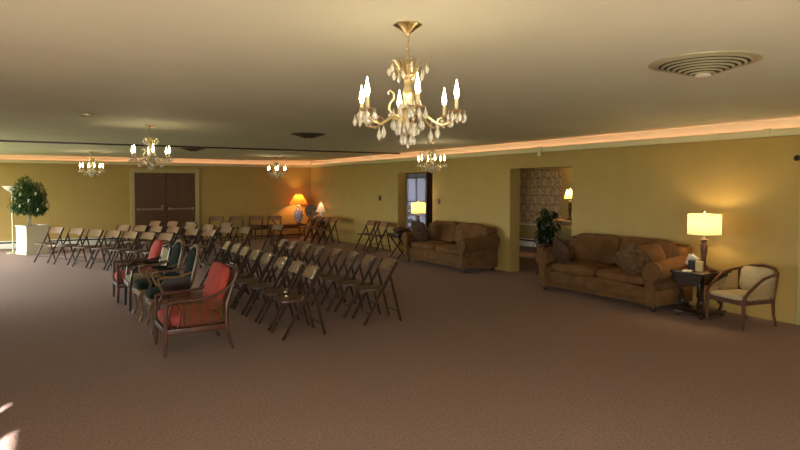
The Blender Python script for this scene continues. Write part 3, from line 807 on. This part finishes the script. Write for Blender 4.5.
def brown_armchair(label, loc, rz):
    t = thing('brown_armchair', label, 'armchair', loc, rz)
    W = .26
    mb = MB(); mb.box((0, 0, .36), (.52, .52, .07), bev=.01); mb.build('seat_frame', M['walnut'], t)
    mb = MB(); mb.cushion((0, .02, .425), (.48, .46, .10), puff=.3); mb.build('seat_cushion', M['beige'], t)
    for sx in (-1, 1):
        x = sx * W
        mb = MB(); mb.tube([(x, .24, 0), (x, .235, .2), (x, .23, .36), (x, .2, .56), (x, .1, .62)], [.013, .018, .02, .017, .015], 8); mb.build('front_leg', M['espresso'], t)
        mb = MB(); mb.tube([(x, -.28, 0), (x, -.235, .3), (x, -.25, .6), (x, -.31, .86)], [.014, .02, .018, .015], 8); mb.build('rear_leg', M['espresso'], t)
        mb = MB(); mb.tube([(x, .2, .56), (x, .14, .62), (x, -.02, .63), (x, -.26, .68)], [.018, .02, .018, .014], 8); mb.build('arm', M['espresso'], t)
    mb = MB(); mb.tube([(-W, -.30, .84), (0, -.34, .9), (W, -.30, .84)], .018, 8); mb.build('top_rail', M['espresso'], t)
    mb = MB(); mb.tube([(-W, -.25, .52), (0, -.27, .52), (W, -.25, .52)], .014, 8); mb.build('back_rail', M['espresso'], t)
    mb = MB(); mb.cushion((0, -.28, .69), (.46, .06, .30), rot=(.15, 0, 0), puff=.25); mb.build('back_cushion', M['beige'], t)
brown_armchair('dark brown armchair with beige seat, between the green chair and the far coral armchair', (1.22, 8.80, 0), W_)

# ------------------------------------------------------------------ sofas
def sofa(label, loc, rz, L=2.3, D=.88):
    t = thing('sofa', label, 'sofa', loc, rz)
    aw = .22; hw = L / 2
    inn = hw - aw
    mb = MB(); mb.box((0, -.02, .18), (L - .1, D - .1, .22), bev=.02); mb.build('base', M['sofa'], t)
    mb = MB(); mb.cushion((0, D / 2 - .075, .235), (inn * 2 + .02, .12, .20), puff=.2, n=8); mb.build('front_rail', M['sofa'], t)
    # back frame with soft top
    mb = MB(); poly = [(-D / 2, .08), (-D / 2 + .22, .08), (-D / 2 + .2, .74), (-D / 2 + .16, .815), (-D / 2 + .08, .84), (-D / 2 + .02, .80)]
    mb.prism(poly, 'x', -hw + .07, hw - .07, .02); mb.build('back_frame', M['sofa'], t)
    # rolled arms
    for sx in (-1, 1):
        pts = []
        cx, cz, r = .135, .515, .14
        pts += [(.03, .07), (.165, .07), (.165, .37)]
        for k in range(17):
            q = math.radians(-72 + k * (320 / 16)); pts.append((cx + r * math.cos(q), cz + r * math.sin(q)))
        pts += [(.03, .36)]
        poly = [(sx * (inn - .02 + u), v) for u, v in pts]
        mb = MB(); mb.prism(poly, 'y', -D / 2 + .03, D / 2, .022)
        for v in mb.bm.verts:
            if v.co.z > .3: v.co.z += .07 * (D / 2 - v.co.y) / D
        a = mb.build('arm', M['sofa'], t)
        mb = MB()
        sc = [(sx * (inn - .02 + cx + r * .86 * math.cos(q)), D / 2 + .004, cz + r * .86 * math.sin(q)) for q in [2 * PI * k / 24 for k in range(25)]]
        mb.tube(sc, .008, 6); mb.build('piping', M['sofa2'], a)
    for k in range(2):
        x = (k - .5) * inn
        mb = MB(); mb.cushion((x, .08, .385), (inn - .012, .70, .17), puff=.22, n=12); mb.build('seat_cushion', M['sofa2'], t)
        mb = MB(); mb.cushion((x, -.215, .67), (inn + .0, .22, .46), rot=(.2, 0, 0), puff=.22, n=12); mb.build('back_cushion', M['sofa2'], t)
    for sx in (-1, 1):
        mb = MB(); mb.cushion((sx * (inn + .04), -.28, .70), (.20, .22, .26), puff=.2, n=8); mb.build('back_wing', M['sofa'], t)
        for sy in (-1, 1):
            mb = MB(); mb.lathe([(.024, 0), (.034, .02), (.038, .05), (.03, .08)], (sx * (hw - .12), sy * (D / 2 - .09), 0), 12); mb.build('foot', M['espresso'], t)
    return t
sofa('brown suede sofa with rolled arms, the nearer one, beside the dark lamp table', (7.24, 5.98, 0), W_, L=2.2)
sofa('brown suede sofa with rolled arms, the farther one, between the two doorways', (7.24, 10.1, 0), W_, L=2.25)
def pillow(label, loc, rot, size, m):
    mb = MB(); mb.cushion((0, 0, 0), size, puff=.75, n=12)
    o = tag(mb.build('throw_pillow', m), label, 'pillow', 'throw pillows on the sofas'); o.location = loc; o.rotation_euler = rot
# local sofa +Y is world -X, local +X is world +Y
pillow('dark brown throw pillow leaning on the far end of the farther sofa', (6.93, 10.72, .685), (0, -.35, .12), (.15, .44, .44), M['pillow_dark'])
pillow('dark patterned throw pillow tipped in the plant-side corner of the nearer sofa', (6.88, 6.62, .635), (.55, -.3, -.25), (.13, .41, .41), M['pillow_dark'])
pillow('patterned brown throw pillow tipped in the lamp-side corner of the nearer sofa', (6.84, 5.29, .645), (-.7, -.35, .3), (.15, .44, .44), M['pillow_pattern'])
pillow('small plain tan throw pillow above the patterned one by the lamp', (7.02, 5.13, .745), (-.25, -.35, .2), (.12, .34, .26), M['pillow_tan'])

# ------------------------------------------------------------------ scroll-legged lamp table by the near sofa
def scroll_table(label, loc, rz=0):
    t = thing('side_table', label, 'table', loc, rz)
    mb = MB(); mb.box((0, 0, .56), (.60, .46, .028), bev=.008); mb.build('tabletop', M['espresso'], t)
    mb = MB()
    for sx in (-1, 1): mb.prism([(-.20, .545), (.20, .545), (.16, .43), (.08, .40), (-.08, .40), (-.16, .43)], 'x', sx * .27 - .012, sx * .27 + .012, .003)
    for sy in (-1, 1): mb.prism([(-.26, .545), (.26, .545), (.21, .43), (.10, .40), (-.10, .40), (-.21, .43)], 'y', sy * .20 - .012, sy * .20 + .012, .003)
    mb.build('apron', M['espresso'], t)
    mb = MB(); mb.box((0, 0, .05), (.52, .40, .035), bev=.01)
    for sx in (-1, 1):
        for sy in (-1, 1): mb.lathe([(.02, 0), (.028, .015), (.022, .035)], (sx * .22, sy * .16, 0), 10)
    mb.build('plinth', M['espresso'], t)
    mb = MB(); mb.tube([(0, 0, .06), (0, 0, .2), (0, 0, .5)], [.05, .03, .06], 10); mb.build('pedestal', M['espresso'], t)
    for sx in (-1, 1):
        for sy in (-1, 1):
            mb = MB(); x = sx * .2; y = sy * .13
            pts = [(x * 1.1, y * 1.1, .06)]
            for k in range(13):
                q = k / 12
                a = -PI / 2 + 1.45 * PI * q
                pts.append((x + sx * .06 * math.cos(a) * (1 - .2 * q), y * 1.0, .17 + .095 * math.sin(a) * 1.0 + .0))
            mb.tube(pts, .019, 6)
            pts = [(x - sx * .05, y, .22), (x - sx * .0, y, .30), (x + sx * .03, y, .38), (x + sx * .02, y, .46)]
            mb.tube(pts, [.019, .024, .022, .02], 6)
            mb.tube([(x + .03 * math.cos(q), y, .20 + .045 * math.sin(q)) for q in [2 * PI * k / 14 for k in range(15)]], .014, 6)
            mb.build('scroll_leg', M['espresso'], t)
    return t
scroll_table('dark wood side table with scrolled legs, between the near sofa and the tub chair', (7.22, 4.56, 0))
table_lamp('large lit drum-shaded table lamp on the dark scroll-legged table', (7.32, 4.585, .574), M['shade'], .197, .197, .455, .71, base_turned(.40, M['walnut']), 15, col=(1, .70, .34))
def box_thing(name, cat, label, loc, size, m, rot=(0, 0, 0)):
    mb = MB(); mb.box((0, 0, 0), size, bev=min(size) * .2); o = tag(mb.build(name, m, smooth=False), label, cat); o.location = loc; o.rotation_euler = rot
    return o
# folded announcement card, card holder, tissue box, small dish, booklet
mb = MB(); mb.box((0, .0, .085), (.004, .12, .16), rot=(.5, -.25, 0)); mb.box((.03, 0, .08), (.004, .12, .16), rot=(.5, .25, 0))
o = tag(mb.build('folded_card', M['plaster'], smooth=False), 'white folded card standing tilted on the side table beside the lamp', 'card'); o.location = (7.32, 4.76, .585)
box_thing('card_box', 'box', 'small tan box standing at the foot of the drum-shaded lamp', (7.1, 4.50, .574 + .065), (.05, .09, .13), M['kraft'], (0, 0, .3))
box_thing('black_holder', 'holder', 'small black holder behind the tan box on the side table', (7.16, 4.64, .574 + .06), (.03, .10, .12), M['black'], (0, .15, .1))
box_thing('booklet', 'booklet', 'pale booklet lying flat on the side table edge', (7.0, 4.60, .579), (.14, .10, .01), M['plaster'], (0, 0, .4))
mb = MB(); mb.lathe([(.03, 0), (.05, .015), (.055, .03), (.045, .028), (.01, .012)], n=16); o = tag(mb.build('small_dish', M['walnut']), 'small brown dish behind the drum-shaded lamp', 'dish'); o.location = (7.2, 4.38, .574)

# ------------------------------------------------------------------ tub chair with cane sides
def tub_chair(label, loc, rz):
    t = thing('tub_chair', label, 'armchair', loc, rz)
    W, Df, Db = .29, .30, -.30
    # seat frame
    poly = [(-W * .92, -.22), (-W * .6, Db), (W * .6, Db), (W * .92, -.22), (W, Df - .03), (W * .9, Df), (-W * .9, Df), (-W, Df - .03)]
    mb = MB(); mb.prism(poly, 'z', .30, .355, .006); mb.build('seat_frame', M['walnut'], t)
    mb = MB(); mb.cushion((0, .03, .378), (.53, .56, .07), puff=.25); mb.build('seat_cushion', M['cream'], t)
    # top rail: from the front of one arm around the back to the other
    rail_ = [(-W, Df - .04, .40), (-W * 1.03, Df - .10, .47), (-W * 1.05, .10, .545), (-W * 1.06, 0, .585), (-W * 1.06, -.12, .60), (-W * .98, -.26, .625), (-W * .6, -.345, .67), (0, -.365, .69),
            (W * .6, -.345, .67), (W * .98, -.26, .625), (W * 1.06, -.12, .60), (W * 1.06, 0, .585), (W * 1.05, .10, .545), (W * 1.03, Df - .10, .47), (W, Df - .04, .40)]
    rail = [(x, y, z + (.045 if y < -.1 else .03 if y < .05 else 0)) for x, y, z in rail_]
    mb = MB(); mb.tube(rail, [.018] * len(rail), 8); mb.build('top_rail', M['walnut'], t)
    for sx in (-1, 1):
        mb = MB(); mb.tube([(sx * W * .95, Df - .03, 0), (sx * W * .96, Df - .03, .1), (sx * W * .97, Df - .03, .33), (sx * W, Df - .04, .41)], [.013, .017, .022, .018], 8); mb.build('front_leg', M['walnut'], t)
        mb = MB(); mb.tube([(sx * W * .76, -.32, 0), (sx * W * .78, -.27, .15), (sx * W * .84, -.235, .33), (sx * W * .98, -.26, .66)], [.013, .017, .022, .017], 8); mb.build('rear_leg', M['walnut'], t)
        mb = MB(); cane_panel(mb, [(sx * W * .98, -.22, .35), (sx * W * .98, Df - .08, .35), (sx * W * 1.04, Df - .10, .46), (sx * W * 1.03, -.22, .64)], 13, 9); mb.build('side_cane', M['cane_light'], t)
    mb = MB()
    cane_panel(mb, [(-W * .86, -.24, .35), (-W * .5, -.29, .35), (-W * .6, -.345, .70), (-W * .98, -.26, .66)], 6, 12)
    cane_panel(mb, [(-W * .5, -.29, .35), (W * .5, -.29, .35), (W * .6, -.345, .71), (-W * .6, -.345, .71)], 14, 12)
    cane_panel(mb, [(W * .86, -.24, .35), (W * .5, -.29, .35), (W * .6, -.345, .70), (W * .98, -.26, .66)], 6, 12)
    mb.build('back_cane', M['cane_light'], t)
    mb = MB(); mb.cushion((.0, -.235, .56), (.47, .10, .32), rot=(.2, 0, 0), puff=.3); mb.build('back_cushion', M['cream'], t)
tub_chair('cane tub chair with cream cushions, against the wall beside the drum-shaded lamp', (7.16, 4.0, 0), heading(-1, .24))

# ------------------------------------------------------------------ far sofa's lamp and folding end table
t = thing('tray_table', 'small dark tray table on crossed legs at the far end of the farther sofa', 'table', (7.08, 11.72, 0), 0)
mb = MB(); mb.box((0, 0, .53), (.46, .46, .09), bev=.01); mb.build('tabletop', M['espresso'], t)
for y in (-.18, .18):
    for s_ in (-1, 1):
        mb = MB(); mb.bar((-.2 * s_, y + .01 * s_, 0), (.2 * s_, y + .01 * s_, .5), .018, .03, .003, side=(0, 1, 0)); mb.build('leg', M['espresso'], t)
table_lamp('lit cream drum-shaded lamp standing behind the far end of the farther sofa', (7.50, 11.66, .0), M['shade'], .17, .17, 1.015, 1.265, base_tall, 9, col=(1, .70, .34))
mb = MB(); mb.cushion((0, 0, .05), (.34, .3, .12), puff=.5); o = tag(mb.build('dark_bag', M['pillow_dark']), 'dark soft bag lying on the small tray table', 'bag'); o.location = (7.08, 11.72, .598)

# ------------------------------------------------------------------ corner console, lamp, plate
t = simple_table('console_table', 'low dark wooden console table in the far corner under the orange lamp', (6.45, 18.2, 0), 1.7, .5, .43, M['walnut'], .09)
table_lamp('glowing orange-shaded lamp with blue and white jar base in the far corner', (7.16, 18.26, .43), M['shade_orange'], .30, .11, .63, .94, base_jar, 30, col=(1, .45, .12))
t = thing('decorative_plate', 'large patterned round plate on a stand beside the orange lamp', 'plate', (7.44, 17.85, .0), -.4)
t.scale = (.9, .9, .86)
mb = MB(); mb.lathe([(.001, 0), (.14, .0), (.24, .03), (.245, .034), (.14, .012), (.001, .012)], n=36, capb=False, capt=False)
p = mb.build('plate', M['plate'], t); p.location = (0, 0, .98); p.rotation_euler = (PI / 2 - .15, 0, 0)
mb = MB(); mb.tube([(-.1, -.06, .72), (-.12, -.07, .76), (-.1, .06, .74), (0, .08, 1.05)], .008, 6); mb.tube([(.1, -.06, .72), (.12, -.07, .76), (.1, .06, .74), (0, .08, 1.05)], .008, 6)
mb.lathe([(.16, 0), (.17, .02), (.05, .05), (.03, .3), (.04, .6), (.12, .7), (.13, .72)], n=16); mb.build('stand', M['walnut'], t)
def base_small(t):
    mb = MB(); mb.lathe([(.08, 0), (.085, .02), (.03, .05), (.05, .16), (.04, .25), (.012, .3)], n=16); mb.build('foot', M['porcelain'], t)
simple_table('corner_table', 'small corner table under the pale-shaded lamp behind the folding chairs', (7.54, 17.35, 0), .26, .3, .58, M['walnut'])
table_lamp('small pale cone-shaded lamp low in the corner behind the patterned plate', (7.54, 17.35, .58), M['shade_white'], .16, .03, .26, .56, base_small, 1.6, col=(1, .6, .35))

# ------------------------------------------------------------------ planter and flowering tree
rzp = camdir(-57)
t = thing('white_planter', 'tall square cream planter box in the corner holding the flowering tree', 'planter', (-.17, 17.12, 0), rzp)
mb = MB(); S = .25; HH = .68
for a, b in (((-S, -S), (S, -S)), ((S, -S), (S, S)), ((S, S), (-S, S)), ((-S, S), (-S, -S))):
    cx, cy = (a[0] + b[0]) / 2, (a[1] + b[1]) / 2
    mb.box((cx * .97, cy * .97, HH / 2), (abs(b[0] - a[0]) or .02, abs(b[1] - a[1]) or .02, HH), bev=.004)
mb.build('box', M['white_box'], t, smooth=False)
mb = MB()
for s_ in (-1, 1):
    mb.box((s_ * (S), 0, HH + .005), (.045, S * 2 + .045, .03), bev=.006); mb.box((0, s_ * S, HH + .005), (S * 2 + .045, .045, .03), bev=.006)
    mb.box((0, s_ * (S - .0), .05), (S * 2 + .03, .03, .1), bev=.004)
    mb.box((s_ * (S - .0), 0, .05), (.03, S * 2 + .03, .1), bev=.004)
mb.build('rim', M['white_box'], t, smooth=False)
mb = MB(); mb.box((0, 0, HH - .06), (S * 1.9, S * 1.9, .04)); mb.build('soil', M['soil'], t, smooth=False)
def leaf(mb, p, d, L, w, droop=.3):
    d = d.normalized(); side = d.cross(V(0, 0, 1))
    if side.length < .05: side = V(1, 0, 0)
    side.normalize(); up = side.cross(d)
    m1 = p + d * L * .5 + up * L * .05 - V(0, 0, L * droop * .25); tip = p + d * L - V(0, 0, L * droop)
    a, b, c = mb.bm.verts.new(p), mb.bm.verts.new(m1 + side * w / 2), mb.bm.verts.new(m1 - side * w / 2)
    e = mb.bm.verts.new(tip); mm = mb.bm.verts.new(m1 - up * w * .12)
    mb.bm.faces.new((a, b, mm)); mb.bm.faces.new((a, mm, c)); mb.bm.faces.new((b, e, mm)); mb.bm.faces.new((mm, e, c))
def rvec():
    while True:
        v = V(random.uniform(-1, 1), random.uniform(-1, 1), random.uniform(-1, 1))
        if .05 < v.length < 1: return v.normalized()
t = thing('flowering_tree', 'round leafy indoor tree with white blossoms growing in the cream planter', 'tree', (-.22, 17.10, 0))
t.scale = (.92, .92, 1)
mb = MB()
for k in range(4):
    a = k * 1.57 + .4
    mb.tube([(.05 * math.cos(a), .05 * math.sin(a), .60), (.03 * math.cos(a + 1), .03 * math.sin(a + 1), .9), (.14 * math.cos(a), .14 * math.sin(a), 1.15), (.25 * math.cos(a), .25 * math.sin(a), 1.45)], [.014, .012, .01, .006], 6)
mb.build('stem', M['bark'], t)
mb = MB(); cl = [(V(0, 0, 1.33), .36), (V(.15, -.05, 1.5), .25), (V(-.14, .05, 1.55), .24), (V(.2, .05, 1.2), .24), (V(-.2, -.05, 1.22), .24), (V(-.06, 0, 1.76), .13)]
for c, r in cl:
    for k in range(int(800 * r / .3 * (r / .3))):
        v = rvec(); p = c + v * r * random.uniform(.55, 1.0)
        leaf(mb, p, (v + rvec() * .8), random.uniform(.06, .11), random.uniform(.03, .05), .3)
mb.build('foliage', M['leaf'], t, smooth=False)
for k, (x, y, z) in enumerate([(-.18, -.34, 1.45), (.16, -.33, 1.47), (-.2, -.3, 1.18), (.2, -.3, 1.08), (.4, -.1, 1.2), (0, -.36, 1.3), (-.3, -.2, 1.35)]):
    mb = MB()
    for q in range(6):
        a = q * PI / 3; leaf(mb, V(x, y, z), V(math.cos(a), -.4, math.sin(a)), .05, .035, 0)
    mb.build('blossom', M['blossom'], t, smooth=False)

# torchiere
t = thing('floor_lamp', 'pale metal torchiere floor lamp with upturned bowl beside the flowering tree', 'floor lamp', (-.58, 17.5, 0))
mb = MB(); mb.lathe([(.15, 0), (.15, .015), (.12, .03), (.03, .045), (.015, .07)], n=28); mb.build('base', M['lamp_metal'], t)
mb = MB(); mb.tube([(0, 0, .04), (0, 0, 1.5)], .017, 10); mb.build('pole', M['lamp_metal'], t)
mb = MB(); mb.lathe([(.02, 1.49), (.05, 1.51), (.13, 1.56), (.2, 1.64), (.205, 1.65), (.19, 1.645), (.12, 1.575), (.03, 1.525)], n=32, capt=True); mb.build('lamp_shade', M['bowl'], t)

# plant in the near doorway
t = thing('potted_plant', 'dark broad-leaved potted plant on a stand in the doorway behind the near sofa', 'plant', (7.93, 8.02, 0))
mb = MB(); mb.lathe([(.11, .36), (.15, .40), (.17, .58), (.18, .60), (.16, .60), (.15, .56), (.01, .55)], n=24, capt=False); mb.build('pot', M['pot'], t)
mb = MB()
for k in range(3):
    a = k * 2.094; mb.tube([(.17 * math.cos(a), .17 * math.sin(a), 0), (.09 * math.cos(a), .09 * math.sin(a), .18), (.12 * math.cos(a), .12 * math.sin(a), .36)], .012, 6)
mb.lathe([(.14, .34), (.14, .36)], n=20); mb.build('stand', M['espresso'], t)
mb = MB(); mb2 = MB()
for k in range(22):
    a = k * 2.4; r = random.uniform(.02, .24); h = random.uniform(.75, 1.2) if k % 3 else 1.22
    top = V(r * math.cos(a), r * math.sin(a), h)
    mb2.tube([(0.02 * math.cos(a), .02 * math.sin(a), .56), (r * .4 * math.cos(a), r * .4 * math.sin(a), .56 + (h - .56) * .5), top], [.006, .005, .003], 5)
    for q in range(9):
        aa = q * .9 + k; f = .35 + .65 * (q / 8)
        p = V(0, 0, .58).lerp(top, f)
        leaf(mb, p, V(math.cos(aa), math.sin(aa), random.uniform(-.5, .5)), random.uniform(.17, .28), random.uniform(.05, .08), .5)
mb2.build('stem', M['bark'], t); mb.build('foliage', M['leaf_dark'], t, smooth=False)

# ------------------------------------------------------------------ daylight
w = bpy.data.worlds.new('daylight'); SC.world = w; w.use_nodes = True
bg = w.node_tree.nodes['Background']; bg.inputs['Color'].default_value = (.88, .98, .95, 1); bg.inputs['Strength'].default_value = 13.2
sd = bpy.data.lights.new('sun', 'SUN'); sd.energy = 60.; sd.angle = .009; sd.color = (1, .97, .91)
so = bpy.data.objects.new('sun', sd); COL.objects.link(so)
el = math.radians(19.5); dx, dy = .447, .894
so.rotation_euler = Vector((dx * math.cos(el), dy * math.cos(el), -math.sin(el))).to_track_quat('-Z', 'Y').to_euler()

# ------------------------------------------------------------------ camera and view
cd = bpy.data.cameras.new('camera'); cam = bpy.data.objects.new('camera', cd); COL.objects.link(cam)
cd.sensor_width = 36; cd.lens = 27.; cd.shift_y = -.02
cam.location = (0, 0, 1.65); cam.rotation_euler = (math.radians(90 - 2.2), 0, -YAW)
SC.camera = cam
vs = SC.view_settings; vs.view_transform = 'Standard'; vs.look = 'None'; vs.exposure = 0.; vs.gamma = 1; vs.use_curve_mapping = False
SC.cycles.use_denoising = True
SC.cycles.sample_clamp_indirect = 6.
SC.cycles.max_bounces = 10; SC.cycles.diffuse_bounces = 6; SC.cycles.transmission_bounces = 6
SC.cycles.caustics_reflective = False; SC.cycles.caustics_refractive = False
